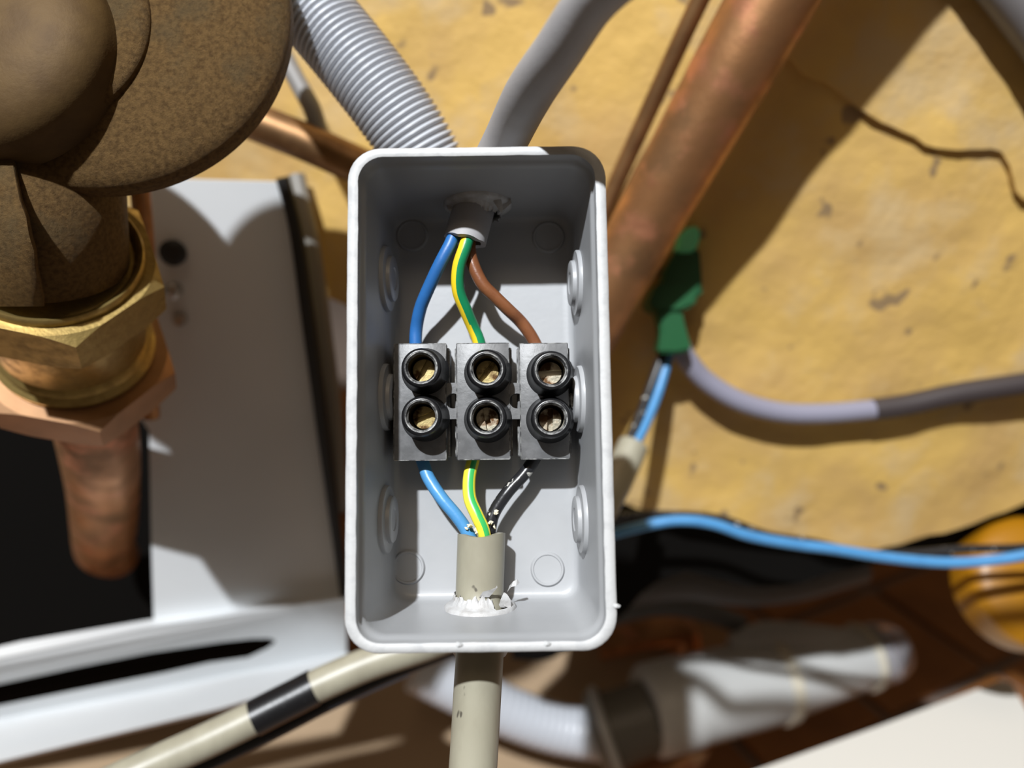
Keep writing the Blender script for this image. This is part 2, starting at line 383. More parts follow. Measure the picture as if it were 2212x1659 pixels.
def ragged(name, cx, top, m, gap=None, seed=1, parent=jb):
    """cable entry membrane on the end wall: domed disc with torn lip hugging the cable"""
    s = 1 if top else -1; V = []; Fs = []; segs = 96; R = random.Random(seed)
    o = Vector((cx[0]*mm, s*hy(cx[1])*mm, cx[1]*mm)); n = Vector((0, -s, 0.05)).normalized(); x = Vector((1, 0, 0)); y = n.cross(x)
    rc = cx[2]
    jag = [0]*segs
    for k in range(segs):
        a = 2*math.pi*k/segs
        jag[k] = 0.75*abs(noise.noise(Vector((math.cos(a)*4, math.sin(a)*4, seed))))*2.2+R.uniform(0, 0.45)
    rings = [(6.7, -0.4, 0), (6.6, 0.45, 0), (6.2, 0.8, 0), (5.4, 0.95, 0.05), (rc+0.7, 1.3, 0.2), (rc+0.28, 1.7, 0.5), (rc+0.12, 2.1, 1.0)]
    for r, h, j in rings:
        for k in range(segs):
            a = 2*math.pi*k/segs; hh = h+j*jag[k]; rr = r+(0.25*j*math.sin(k*2.3+seed) if j else 0)
            V.append(o+n*hh*mm+(x*math.cos(a)+y*math.sin(a))*rr*mm)
    for i in range(len(rings)-1):
        for k in range(segs):
            if gap and i > 1 and gap[0] <= (k+0.5)/segs*360 <= gap[1]: continue
            k2 = (k+1) % segs; Fs.append((i*segs+k, i*segs+k2, (i+1)*segs+k2, (i+1)*segs+k))
    return mk(name, V, Fs, m, parent, local=True, sharp=70)
def flap(pts, m=PLT, seed=0, parent=None):
    """a thin curled shred through box-local points (a strip of widths)"""
    V = []; Fs = []
    for (p, wv) in pts:
        p = Vector(p)*mm; wv = Vector(wv)*mm; V += [p-wv, p+wv, p+wv+Vector((0, 0, 0.15*mm)), p-wv+Vector((0, 0, 0.15*mm))]
    for i in range(len(pts)-1):
        for k in range(4): a = i*4; Fs.append((a+k, a+(k+1) % 4, a+4+(k+1) % 4, a+4+k))
    Fs += [(0, 1, 2, 3), tuple(4*(len(pts)-1)+k for k in range(4))]
    return mk('torn_flap', V, Fs, m, parent or jb, local=True)
tu, tv = BL(1032, 428, 7.2); lu, lv = BL(1037, 1292, 7.0)
g1 = ragged('cable_gland', (tu, 7.2, 4.15), True, PLT, seed=3); g1['label'] = 'torn membrane around the upper grey cable'
g2 = ragged('cable_gland', (lu, 7.0, 4.6), False, PLT, gap=(300, 328), seed=8); g2['label'] = 'torn membrane around the lower beige cable'
# shreds standing off the membranes
def BLp(px, py, w): u, v = BL(px, py, w); return (u, v, w)
flap([(BLp(1070, 420, 11), (0.9, 0, 0)), (BLp(1076, 438, 11.6), (0.7, 0.1, 0)), (BLp(1082, 452, 11.4), (0.35, 0.2, 0)), (BLp(1084, 460, 11), (0.1, 0, 0))], parent=jb)
flap([(BLp(1092, 415, 9.5), (0.7, 0, 0)), (BLp(1096, 440, 9.8), (0.8, 0, 0.3)), (BLp(1086, 455, 9.4), (0.5, 0.3, 0)), (BLp(1078, 462, 9), (0.2, 0.1, 0))])
flap([(BLp(972, 440, 8.5), (0.7, 0, 0)), (BLp(974, 452, 9.2), (0.6, 0, 0)), (BLp(980, 458, 9), (0.3, 0.1, 0))])
flap([(BLp(1046, 1290, 11.5), (0.9, 0, 0)), (BLp(1055, 1278, 12.3), (1.0, 0, 0)), (BLp(1066, 1272, 12.6), (0.7, 0.2, 0)), (BLp(1072, 1267, 12.2), (0.15, 0.2, 0))])
flap([(BLp(1090, 1312, 9.5), (1.2, 0, 0)), (BLp(1092, 1295, 10.2), (0.9, 0, 0)), (BLp(1091, 1284, 10.4), (0.4, 0, 0)), (BLp(1089, 1280, 10), (0.1, 0, 0))])
flap([(BLp(1098, 1272, 7.5), (0.25, 0.6, 0)), (BLp(1106, 1262, 8.1), (0.2, 0.5, 0)), (BLp(1116, 1258, 8.4), (0.1, 0.6, 0)), (BLp(1121, 1260, 8), (0.1, 0.15, 0))])
# flared cone of the lower gland outside the box
go_ = Vector((lu*mm, -40.0*mm, 7.0*mm))
mk('gland_cone', *lathe([(7.0*mm, -0.6*mm), (7.2*mm, 0.6*mm), (6.9*mm, 2.0*mm), (6.1*mm, 4.2*mm), (5.2*mm, 6.0*mm), (4.75*mm, 6.8*mm)], go_, (0, -1, 0.0), 48), PLR, jb, local=True)
# burrs on the rim
for (px, py, a) in ((992, 1389, 0.3), (1182, 1387, 0.9), (1332, 1306, 0.2)):
    u, v = BL(px, py, 28.0)
    flap([((u-0.5, v, 28.05), (0.1, 0.25, 0)), ((u, v-0.15, 28.35), (0.2, 0.3, 0)), ((u+0.5, v-0.25, 28.2), (0.1, 0.15, 0))], PLR).name = 'rim_burr'

# ------------------------------------------------------------------ terminal block
tb = thing('terminal_block', 'black three way screw terminal strip in the grey box', 'terminal block', BO, rot=BROT)
TW = 9.8                                             # height of the block's face over the box floor
cells = []
for x0, x1, y0, y1 in ((850, 965, 742, 995), (985, 1103, 741, 993), (1121, 1232, 741, 992)):
    u0, v1 = BL(x0, y0, TW); u1, v0 = BL(x1, y1, TW); cells.append((u0, u1, v0, v1))
parts = []
for u0, u1, v0, v1 in cells:
    # upper body, wider shoulder below, and the two wire mouths left open at the ends
    cu, cv = (u0+u1)/2, (v0+v1)/2; wu, wv = u1-u0, v1-v0
    parts.append(box((cu*mm, cv*mm, (TW-1.6)*mm), wu*mm, wv*mm, 3.2*mm, 0.22*mm, 2))
    parts.append(box((cu*mm, cv*mm, (TW-4.6)*mm), (wu+0.9)*mm, (wv-1.2)*mm, 4.0*mm, 0.2*mm, 1))
    for s in (-1, 1):
        parts.append(box(((cu+s*(wu/2-0.6))*mm, cv*mm, 1.6*mm), 1.6*mm, (wv-1.6)*mm, 3.2*mm, 0.15*mm, 1))
    parts.append(box((cu*mm, cv*mm, 1.6*mm), (wu-1.6)*mm, 4.0*mm, 3.2*mm, 0.0))
mk('body', *join(*parts), BLK, tb, local=True, sharp=30)
ed = []
for u0, u1, v0, v1 in cells:
    cu, cv = (u0+u1)/2, (v0+v1)/2
    for x, y, w_, h_ in ((cu, v0+0.12, u1-u0-0.3, 0.2), (cu, v1-0.12, u1-u0-0.3, 0.16), (u0+0.1, cv, 0.14, v1-v0-0.3), (u1-0.1, cv, 0.14, v1-v0-0.3)):
        ed.append(box((x*mm, y*mm, (TW-0.09)*mm), w_*mm, h_*mm, 0.26*mm, 0.05*mm, 1))
    for sx in (u0-0.35, u1+0.35): ed.append(box((sx*mm, (cv+6.3)*mm, (TW-2.62)*mm), 0.16*mm, 7.5*mm, 0.16*mm, 0.04*mm, 1)); ed.append(box((sx*mm, (cv-6.3)*mm, (TW-2.62)*mm), 0.16*mm, 7.5*mm, 0.16*mm, 0.04*mm, 1))
mk('worn_edges', *join(*ed), BLKE, tb, local=True, sharp=30)
def web(name, cu, cv, w, hw, hh, hr, m=BLK):
    """plate with a round screw hole between two cells"""
    n = 32; V = []; Fs = []
    for z in (w, w-2.2):
        for k in range(n):
            a = 2*math.pi*(k+0.5)/n; c, s = math.cos(a), math.sin(a); V.append(((cu+hr*c)*mm, (cv+hr*s)*mm, z*mm))
        for k in range(n):
            a = 2*math.pi*(k+0.5)/n; c, s = math.cos(a), math.sin(a); q = min(hw/max(abs(c), 1e-6), hh/max(abs(s), 1e-6)); V.append(((cu+q*c)*mm, (cv+q*s)*mm, z*mm))
    for k in range(n):
        k2 = (k+1) % n; Fs += [(k, k2, n+k2, n+k), (2*n+k, 3*n+k, 3*n+k2, 2*n+k2), (k, 2*n+k, 2*n+k2, k2), (n+k, n+k2, 3*n+k2, 3*n+k)]
    return mk(name, V, Fs, m, tb, local=True, sharp=30)
for px in (979, 1117):
    u, v = BL(px, 866, TW-0.3); web('web', u, v, TW-0.35, 1.5 if px > 1000 else 1.5, 3.4, 1.42)
u, v = BL(842, 868, TW-0.3); web('broken_ear', u, v, TW-1.0, 1.2, 2.0, 1.0, BLK)
u, v = BL(1238, 866, TW-0.3)
mk('broken_ear', *box((u*mm, v*mm, (TW-1.6)*mm), 1.3*mm, 3.0*mm, 2.0*mm, 0.3*mm, 1), BLKE, tb, local=True)
TOW = 6.2
slots = [62, 52, 2, 22, 100, 88]
for k, (px, py) in enumerate(((909.5, 794), (1051, 797), (1191.5, 800), (910, 899), (1051, 902), (1191, 903))):
    u, v = BL(px, py, TW+TOW); c = (u*mm, v*mm, TW*mm)
    pr = [(4.55, -0.3), (4.35, 0.1), (4.05, 0.9), (3.85, 1.8), (3.7, 3.2), (3.62, TOW-0.7), (3.45, TOW-0.25), (3.15, TOW)]
    o = mk('screw_tower', *lathe([(a*mm, b*mm) for a, b in pr]+[(2.95*mm, TOW*mm)], c, (0, 0, 1), 48), BLKG, tb, local=True)
    bm = bmesh.new(); bm.from_mesh(o.data)              # open the top ring
    bmesh.ops.delete(bm, geom=[f for f in bm.faces if len(f.verts) > 4], context='FACES'); bm.to_mesh(o.data); bm.free()
    V, Fs = lathe([(3.0*mm, (TOW-0.02)*mm), (2.75*mm, (TOW-0.05)*mm), (2.58*mm, (TOW-0.45)*mm), (2.42*mm, (TOW-0.8)*mm)], c, (0, 0, 1), 48, rfn=lambda a: 1+0.012*math.sin(5*a+k))
    e = mk('tower_lip', V, [f for f in Fs if len(f) == 4], BLKE, o, local=True); e['label'] = 'worn pale lip of the screw hole'
    V, Fs = lathe([(2.43*mm, (TOW-0.75)*mm), (2.4*mm, 1.0*mm), (2.35*mm, -0.2*mm), (0, -0.2*mm)], c, (0, 0, 1), 40)
    mk('tower_bore', V, [f for f in Fs if len(f) <= 4], BLKG, o, local=True)
    # slotted screw head: two half discs over a lower floor
    V = []; Fs = []; ang = math.radians(slots[k]); ca, sa = math.cos(ang), math.sin(ang); hw = 0.5; R0 = 2.2; zt, zb = 1.6, 0.6
    for s in (-1, 1):
        a0 = math.asin(hw/R0); arc = [(R0*math.cos(a0+(math.pi-2*a0)*i/14), s*R0*math.sin(a0+(math.pi-2*a0)*i/14)) for i in range(15)]
        b0 = len(V)
        for z, q in ((zt, 0.93), (zt-0.15, 1.0), (zb-0.6, 1.0)):
            for x, y in arc:
                x2, y2 = x*q, (y if abs(y) < hw*1.01 else y*q); V.append(((u+x2*ca-y2*sa)*mm, (v+x2*sa+y2*ca)*mm, (TW+z)*mm))
        for r in range(2):
            for i in range(15):
                j = (i+1) % 15; Fs.append((b0+r*15+i, b0+r*15+j, b0+(r+1)*15+j, b0+(r+1)*15+i))
        Fs.append(tuple(b0+i for i in range(15)))
    n0 = len(V); V += [((u+2.2*math.cos(i*math.pi/12)*0.98)*mm, (v+2.2*math.sin(i*math.pi/12)*0.98)*mm, (TW+zb)*mm) for i in range(24)]; Fs.append(tuple(range(n0, n0+24)))
    s_ = mk('terminal_screw', V, Fs, BRS if k in (0, 1, 3) else NIC, tb, local=True, sharp=30)
    if k == 3: s_['label'] = 'rusty terminal screw'

# ------------------------------------------------------------------ the two cables in the box
WR = 1.22*mm
def strip2(a, b):
    return lambda k, n: 1 if a <= k/n < b else 0
ax_end = [BW(1032, 425, 7.4), BW(1016, 478, 8.6), BW(1004, 522, 10.0)]
up = [W(190, 74, 70), W(120, 72, 66), W(66, 68, 70), W(36, 61, 79), P(1490, -190, 87), P(1378, -88, 96), P(1280, 0, 105), P(1203, 113, 115), P(1141, 205, 127), P(1094, 299, 139.5), P(1060, 365, 146)]+ax_end
c1 = thing('grey_cable', 'thick grey cable entering the top of the grey box, with blue, earth and brown cores', 'cable', up[6])
p, r = cr(up, [3.2*mm]*4+[3.3*mm, 3.4*mm, 3.5*mm, 3.7*mm]+[4.05*mm]*6, 8)
V, Fs = sweep(p, r, 40, ref=AR, cap=False, endfn=lambda a: (-1.2*math.cos(a+0.25)+0.6*abs(math.sin(3*a))*0.5)*-1.0*mm)
n = len(V); cc = p[-1]; tdir = (p[-1]-p[-3]).normalized()
V2 = [v+(cc-v-tdir*tdir.dot(cc-v))*0.24 for v in V[-40:]]; V3 = [v-tdir*6*mm for v in V2]
V += V2+V3
for k in range(40):
    k2 = (k+1) % 40; Fs += [(n-40+k, n-40+k2, n+k2, n+k), (n+k, n+k2, n+40+k2, n+40+k)]
mk('sheath', V, Fs, SHG, c1, sharp=50)
mk('blue_core', *sweep(*cr([BW(1010, 470, 9.0), BW(985, 500, 11.0), BW(972, 529, 11.6), BW(954, 563, 11.4), BW(937, 598, 10.4), BW(919, 638, 8.8), BW(908, 667, 7.4), BW(900, 705, 5.8), BW(898, 740, 5.4), BW(902, 790, 5.2)], WR, 6), 24), BLU, c1)
def core2(name, path, A, Bm, c, a, b, ref, twist=0.0):
    p, r = cr(path, WR, 6); segs = 36; V, Fs = sweep(p, r, segs, ref=ref)
    f = [1 if (((j % segs)+0.5)/segs+twist*(j//segs)/len(p)-a) % 1 < b-a else 0 for j in range(len(Fs))]
    return mk(name, V, Fs, [A, Bm], c, fmi=f)
core2('earth_core', [BW(1018, 470, 9.4), BW(1012, 505, 11.4), BW(1005, 532, 12.2), BW(990.5, 578, 11.6), BW(990, 627, 10.2), BW(1006, 670, 8.4), BW(1022, 708, 6.4), BW(1034, 737, 5.8), BW(1046, 790, 5.2)], YEL, GRN, c1, -0.10, 0.27, AR, 0.05)
mk('brown_core', *sweep(*cr([BW(1015, 490, 8.4), BW(1014, 535, 9.4), BW(1021, 569, 9.8), BW(1042, 613, 9.8), BW(1070, 642, 9.2), BW(1099, 670, 8.2), BW(1122, 692, 6.6), BW(1139.5, 714, 6.0), BW(1155, 740, 5.6), BW(1178, 790, 5.2)], WR, 6), 24), BRN, c1)

dn = [BW(1040, 1153, 7.2), BW(1038, 1220, 7.0), BW(1036, 1292, 7.0), P(1036.5, 1400, 138.5), P(1031, 1500, 137.5), P(1026, 1590, 137), P(1021, 1670, 136), P(1012, 1800, 134), P(990, 2000, 130), W(-14, -160, 135), W(-30, -260, 170)]
c2 = thing('beige_cable', 'thick beige cable entering the bottom of the grey box, with blue, earth and black cores', 'cable', dn[3])
p, r = cr(dn, [4.45*mm]*3+[4.3*mm]*8, 10)
def seam(i, a):
    d = abs((a-5.55+math.pi) % (2*math.pi)-math.pi); return 1+0.045*max(0, 1-d/0.12)
V, Fs = sweep(p, r, 72, ref=bu, cap=False, prof=seam)
segs = 72; cc = p[0]; tdir = (p[0]-p[2]).normalized()
for k in range(segs): V[k] = V[k]+tdir*(0.25*math.sin(3*2*math.pi*k/segs)+0.3*math.sin(2*math.pi*k/segs+1.0))*mm
V2 = [v+(cc-v-tdir*tdir.dot(cc-v))*0.2 for v in V[:segs]]; V3 = [v-tdir*6*mm for v in V2]; n = len(V); V += V2+V3
for k in range(segs):
    k2 = (k+1) % segs; Fs += [(k, k2, n+k2, n+k), (n+k, n+k2, n+segs+k2, n+segs+k)]
mk('sheath', V, Fs, SHB, c2, sharp=50)
mk('blue_core', *sweep(*cr([BW(905, 950, 5.2), BW(911, 990, 5.2), BW(916, 1006, 5.4), BW(927, 1035, 6.0), BW(954, 1076, 7.0), BW(985, 1113, 7.4), BW(1007, 1145, 7.4), BW(1026, 1185, 7.2)], WR, 6), 24), BLU2, c2)
core2('earth_core', [BW(1034, 945, 5.2), BW(1023, 990, 5.4), BW(1014, 1032, 6.4), BW(1015, 1076, 7.8), BW(1030, 1113, 8.8), BW(1044, 1145, 9.0), BW(1052, 1190, 8.4)], YEL2, GRN2, c2, 0.135, 0.29, AR, 0.0)
mk('black_core', *sweep(*cr([BW(1178, 945, 5.2), BW(1156, 988, 5.4), BW(1132, 1024, 6.0), BW(1098, 1061, 6.6), BW(1069, 1104, 6.8), BW(1059, 1138, 7.0), BW(1054, 1185, 7.0)], WR, 6), 24), BKW, c2)
crs = []
for i in range(26):
    px, py = rnd.choice(((1062, 1128), (1030, 1149), (1066, 1140), (1012, 1138), (1072, 1110)))
    c = BW(px+rnd.uniform(-6, 6), py+rnd.uniform(-6, 4), 9.4+rnd.uniform(-0.7, 0.4)); s = rnd.uniform(0.12, 0.42)
    bm = bmesh.new(); bmesh.ops.create_icosphere(bm, subdivisions=1, radius=s*mm)
    crs.append(([c+v.co*rnd.uniform(0.6, 1.4) for v in bm.verts], [tuple(v.index for v in f.verts) for f in bm.faces])); bm.free()
o = mk('filler_crumbs', *join(*crs), CRUMB, c2); o['kind'] = 'stuff'

# ------------------------------------------------------------------ bronze pump, upper left
PA = Vector((0, 0, 0))
pc = P(216, 20, 150)
fwd = (ORI-pc).normalized()                            # faces roughly towards the lens
fax = (AU*0.10-AF*1.0+AR*0.10).normalized()
pump = thing('pump', 'sand-cast bronze pump body with a round housing above the brass union', 'pump', pc)
R0 = 36.4
prof = [(0, 5.0), (20, 4.2), (25, 3.4), (30, 2.2), (33.5, 0.9), (35.2, -0.4), (36.0, -2.0), (36.2, -4.5), (35.0, -6.5), (31.0, -9), (24, -11), (14, -12.5), (0, -13)]
mk('casing', *lathe([(a*mm, b*mm) for a, b in prof], pc, fax, 128, rfn=lambda a: 1+0.006*math.sin(2*a+0.4)), BRZ, pump, sharp=60)
vb = P(-112, 150, 166)                                  # far half of the pump body, left of the neck
mk('volute', *lathe([(a*mm, b*mm) for a, b in ((0, 9), (18, 8), (24, 5), (27.5, 0), (27.5, -8), (23, -14), (0, -16))], vb, fax, 72), BRZ, pump, sharp=60)
# low round housing (smooth) on the casing, beside a cast collar bead
ha = P(4, 104, 143.5)
hax = (fax+AR*-0.22+AU*0.10).normalized()
mk('motor_housing', *lathe([(a*mm, b*mm) for a, b in ((21.6, -6), (21.4, 0), (20.9, 1.6), (19.6, 3.4), (17.2, 5.0), (13.5, 6.4), (8, 7.4), (0, 7.8))], ha, hax, 96), BRZS, pump, sharp=60)
ca_ = P(70, 42, 144.2)
mk('housing_collar', *lathe([(a*mm, b*mm) for a, b in ((21.6, -3.5), (21.5, 0.2), (21.2, 1.0), (20.4, 1.7), (19.2, 2.0), (15, 2.0))], ca_, fax, 96), BRZ, pump, sharp=60)
# outlet neck, bending down and back
DNK = (AR*-0.30-AU*0.52+AF*0.80).normalized()
UT = P(110, 556, 164)                                   # top centre of the union
p, r = cr([P(66, 200, 170), P(76, 300, 161.5), P(88, 400, 158.6), P(98, 475, 159.0), UT+DNK*1.0*mm], [18*mm, 17.2*mm, 16.0*mm, 15.4*mm, 15.2*mm], 8)
mk('outlet_neck', *sweep(p, r, 64, ref=-AF, prof=lambda i, a: 1+0.05*max(0, math.cos(a))**3), BRZ, pump, sharp=60)
# parting rib: the left half stands prouder than the right along a ragged line
V = []; Fs = []
right = [(28, 322, 143.6), (38, 385, 142.6), (50, 430, 142.4), (61, 470, 142.6), (69, 505, 143.4), (76, 540, 144.6), (82, 575, 146.4), (88, 610, 148.6), (93, 640, 151.2), (96, 662, 153.4)]
for i, (px, py, d) in enumerate(right):
    j = 2.0*math.sin(i*2.7)+rnd.uniform(-1.2, 1.2); d -= 1.8
    for ox, dd in ((-230, 14), (-150, 4.0), (-80, 0.8), (-30, 0.0), (-6+j, 0.15), (0+j, 0.8), (3+j, 4.0)):
        V.append(P(px+ox, py, d+dd))
for i in range(len(right)-1):
    for k in range(6): Fs.append((i*7+k, i*7+k+1, (i+1)*7+k+1, (i+1)*7+k))
mk('parting_rib', V, Fs, BRZ, pump, sharp=70)

# brass union with hexagon and threaded collar
un = thing('union_nut', 'yellow brass hexagonal union below the bronze pump outlet', 'pipe fitting', UT)
mk('upper_rim', *lathe([(a*mm, b*mm) for a, b in ((14, 0.6), (16.6, -0.2), (17.2, -1.6), (17.9, -1.9), (18.3, -1.4), (18.3, 1.5), (14, 2))], UT, DNK, 72), BRA, un, sharp=50)
def hexnut(name, o, ax, R, h, m, parent, yaw, chamf=1.4, hole=0.0):
    """hexagonal prism with turned chamfers on both ends"""
    x = (ORI-o); x = (x-ax*x.dot(ax)).normalized(); y = ax.cross(x); segs = 96; V = []; Fs = []
    def hr(a):
        b = (a-yaw) % (math.pi/3); return R*math.cos(math.pi/6)/math.cos(b-math.pi/6)
    for hh in (0, 1, 2, 3):
        for k in range(segs):
            a = 2*math.pi*k/segs; q = hr(a); q0 = R*0.89
            if hh in (0, 3): rr = min(q, q0); z = 0 if hh == 0 else h
            else:
                rr = q; dz = max(0.0, (q-q0))*0.6; z = dz if hh == 1 else h-dz
            V.append(o+ax*z*mm+(x*math.cos(a)+y*math.sin(a))*rr*mm)
    for i in range(3):
        for k in range(segs): k2 = (k+1) % segs; Fs.append((i*segs+k, i*segs+k2, (i+1)*segs+k2, (i+1)*segs+k))
    Fs += [tuple(range(segs)), tuple(3*segs+k for k in range(segs))]
    return mk(name, V, Fs, m, parent, sharp=18)
hexnut('hexagon', UT, DNK, 22.9, 11.2, BRA, un, math.radians(0))
b2 = UT+DNK*11.2*mm
mk('collar', *lathe([(a*mm, b*mm) for a, b in ((16.0, -0.5), (16.6, 0.0), (16.6, 16.5), (16.2, 17.2), (16.9, 18.0), (17.3, 19), (16.6, 19.8), (17.4, 20.6), (18.2, 21.4), (18.0, 22.6), (16, 23.2))], b2, DNK, 72), BRA, un, sharp=40)
b3 = P(166, 757, 191)
cn = thing('copper_nut', 'copper coloured hexagonal nut between the brass union and a short copper pipe', 'nut', b3)
hexnut('nut_body', b3, DNK, 23.2, 10.5, COPN, cn, math.radians(0))
sp = thing('copper_stub_pipe', 'short copper pipe hanging below the copper nut in front of the black opening', 'pipe', b3+DNK*9*mm)
tube('pipe', [ORI+(b3+DNK*q*mm+AR*dx*mm-ORI)*f for q, dx, f in ((6, 0, 1), (25, 0, 1.0), (55, -1.4, 1.01), (85, -4, 1.02), (115, -7.5, 1.02), (140, -10.5, 1.02))]+[ORI+(b3+DNK*155*mm+AF*0.008+AR*-0.012-ORI)*1.02], [11*mm, 11.1*mm, 11.3*mm, 11.3*mm, 11.3*mm, 10.8*mm, 9.2*mm], COP, sp, segs=40, sub=8)

# ------------------------------------------------------------------ white metal bracket, left
PY = 237*mm
def plate_hit(px, py, off=0.0):
    d = AR*(px-1106)/F_PX+AU*(829.5-py)/F_PX+AF
    return ORI+d*((PY+off+0.2*0.095)/(d.y-0.2*d.x))
br = thing('metal_bracket', 'white enamelled metal bracket with a long slot, shaded by the bronze pump', 'bracket', plate_hit(500, 1280))
ol = [(285, 392), (400, 388), (622, 394), (650, 560), (690, 850), (739, 1288), (332, 1337), (327, 1180), (322, 930), (300, 900), (270, 700)]
mk('back_plate', *slab([plate_hit(x, y) for x, y in ol], 0.0015, (0, 1, 0)), ENA, br, sharp=20)
def rib(name, lines, m, thick=None):
    """strip between pixel/depth polylines (left->right)"""
    V = []; Fs = []; n = len(lines[0])
    for ln in lines:
        for (px, py, d) in ln: V.append(P(px, py, d))
    for i in range(len(lines)-1):
        for k in range(n-1): Fs.append((i*n+k, i*n+k+1, (i+1)*n+k+1, (i+1)*n+k))
    return mk(name, V, Fs, m, br)
def dpl(px, py): return (plate_hit(px, py)-ORI).dot(AF)/mm
dA = [(-220, 1448), (46, 1386), (332, 1337), (739, 1288)]
top0 = [(x, y, dpl(x, y)) for x, y in dA]
top1 = [(x, y, dpl(x, y)-7) for x, y in ((-220, 1476), (2, 1421), (358, 1350), (748, 1292))]
rib('top_flange', [top0, top1], ENA)
# slanted front face with an open slot
def mixp(a, b, t): return tuple(a[i]+(b[i]-a[i])*t for i in range(3))
f0 = top1; f3 = [(x, y, dpl(x, y-100)+20) for x, y in ((-220, 1598), (0, 1553), (370, 1482), (748, 1410))]
def fdepth(px, py):
    # depth of the slanted face at a pixel: bilinear between its two edges
    t0 = (px+220)/968; a = top1[0][2]+(top1[3][2]-top1[0][2])*t0; b = f3[0][2]+(f3[3][2]-f3[0][2])*t0; ya = 1476+(1292-1476)*t0; yb = 1598+(1410-1598)*t0
    return a+(b-a)*max(0, min(1, (py-ya)/(yb-ya)))
slot_t = [(-220, 1518), (0, 1476), (160, 1441), (320, 1409), (477, 1386), (540, 1379), (578, 1378), (594, 1383)]
slot_b = [(594, 1388), (578, 1400), (536, 1420), (450, 1432), (357, 1453), (160, 1492), (0, 1524), (-220, 1568)]
ring = [P(*q) for q in f0]+[P(*q) for q in reversed(f3)]+[P(x, y, fdepth(x, y)) for x, y in reversed(slot_b)]+[P(x, y, fdepth(x, y)) for x, y in reversed(slot_t)]
aw = (AF*1+AU*-0.5).normalized()
mk('front_face', *slab(ring, 0.0012, aw), ENA, br, smooth=False)
f4 = [(x, y, dpl(x, y-150)-16) for x, y in ((-220, 1712), (0, 1645), (477, 1530), (800, 1432))]
rib('lower_shelf', [f3, f4], ENA)
rib('shelf_lip', [f4, [(x, y+6, d+4) for x, y, d in f4]], ENA)
# black sheets standing in for the unlit inside behind slot and opening
mk('recess_dark_sheet', *slab([plate_hit(x, y, 0.075) for x, y in ((-350, 700), (420, 700), (420, 1330), (340, 1500), (-350, 1600))], 0.004, (0, 1, 0)), VOID, br, smooth=False)
mk('slot_dark_sheet', *slab([*[P(x, y, fdepth(x, y)+14) for x, y in ((-240, 1440), (640, 1330), (640, 1425), (-240, 1600))]], 0.002, AF), VOID, br, smooth=False)
# black seal, grey edge strip, one bolt and discs imitating light spots
tube('edge_seal', [plate_hit(x, y, -0.001) for x, y in ((610, 384), (640, 500), (668, 700), (700, 940), (733, 1200), (746, 1300))], [2.0*mm, 2.2*mm, 2.4*mm, 2.4*mm, 1.8*mm, 1.6*mm], RUB, br, segs=16)
ec = tag(tube('thin_grey_cable', [P(640, 380, 262), P(660, 470, 262), P(678, 560, 264), P(700, 720, 270), P(722, 900, 280), P(735, 1100, 290)], 3.0*mm, mat('dim_grey_sheath', (0.20, 0.19, 0.17), 0.4), segs=16), 'thin grey cable running down between the white bracket and the grey box', 'cable')
for px, py, rr in ((376, 545, 4.0), (390, 688, 2.2)):
    c = plate_hit(px, py); mk('bolt_light_spot', *lathe([(rr*mm, 0), (rr*mm, 1.6*mm), (rr*0.8*mm, 2.4*mm), (rr*0.4*mm, 2.6*mm), (0, 2.6*mm)], c, (0, -1, 0), 24), RUB if py < 600 else STEEL, br)  # the dark one is a bolt; the steel one imitates a light spot
c = plate_hit(379, 625); mk('bolt_light_spot', *lathe([(2.4*mm, 0), (2.4*mm, 3*mm), (1.6*mm, 3.8*mm), (0, 4*mm)], c, (0, -1, 0), 24), STEEL, br)  # steel disc added in place of a spot of light on the plate
tag(tube('orange_copper_pipe', [P(300, 380, 205), P(312, 520, 212), P(318, 640, 219), P(322, 800, 228), P(326, 900, 234)], 2.6*mm, COP, segs=20), 'slim copper pipe in the shade right of the brass union', 'pipe')

# ------------------------------------------------------------------ ribbed hose, copper pipes, cables behind the box
hp = [P(470, -230, 178), P(560, -118, 177), P(640, -20, 176), P(715, 68, 175), P(785, 154, 175), P(850, 240, 176), P(905, 325, 178), P(945, 410, 181), P(965, 520, 186)]
p, r = cr(hp, 8.6*mm, 60)
L_ = 0; q = [p[0]]; rr = []
s_acc = [0]
for i in range(1, len(p)): s_acc.append(s_acc[-1]+(p[i]-p[i-1]).length)
PITCH = 1.42*mm
tot = s_acc[-1]; nst = int(tot/(PITCH/8)); path = []; j = 0
for i in range(nst):
    s = tot*i/nst
    while s_acc[j+1] < s: j += 1
    path.append(p[j].lerp(p[j+1], (s-s_acc[j])/(s_acc[j+1]-s_acc[j])))
V, Fs = sweep(path, [9.0*mm*(1-0.055*(1+math.cos(2*math.pi*(i*(tot/nst))/PITCH)) ) for i in range(len(path))], 32)
tag(mk('corrugated_hose', V, Fs, HOSE, sharp=180), 'light grey corrugated hose running down behind the top left of the grey box', 'hose')
tag(tube('grey_strap_cable', [P(575, 40, 228), P(612, 118, 228), P(650, 190, 228), P(676, 240, 228), P(692, 300, 229)], 2.7*mm, mat('slate_sheath', (0.22, 0.21, 0.20), 0.5), segs=16), 'thin slate grey cable between the bronze pump and the corrugated hose', 'cable')
tag(tube('copper_branch_pipe', [P(380, 190, 222), P(480, 232, 224), P(560, 267, 226), P(660, 307, 228), P(760, 352, 230), P(880, 405, 233), P(1000, 470, 238), P(1170, 545, 241)], 5.6*mm, COPD, segs=32), 'dull copper pipe passing behind the bronze pump and the box corner', 'pipe')
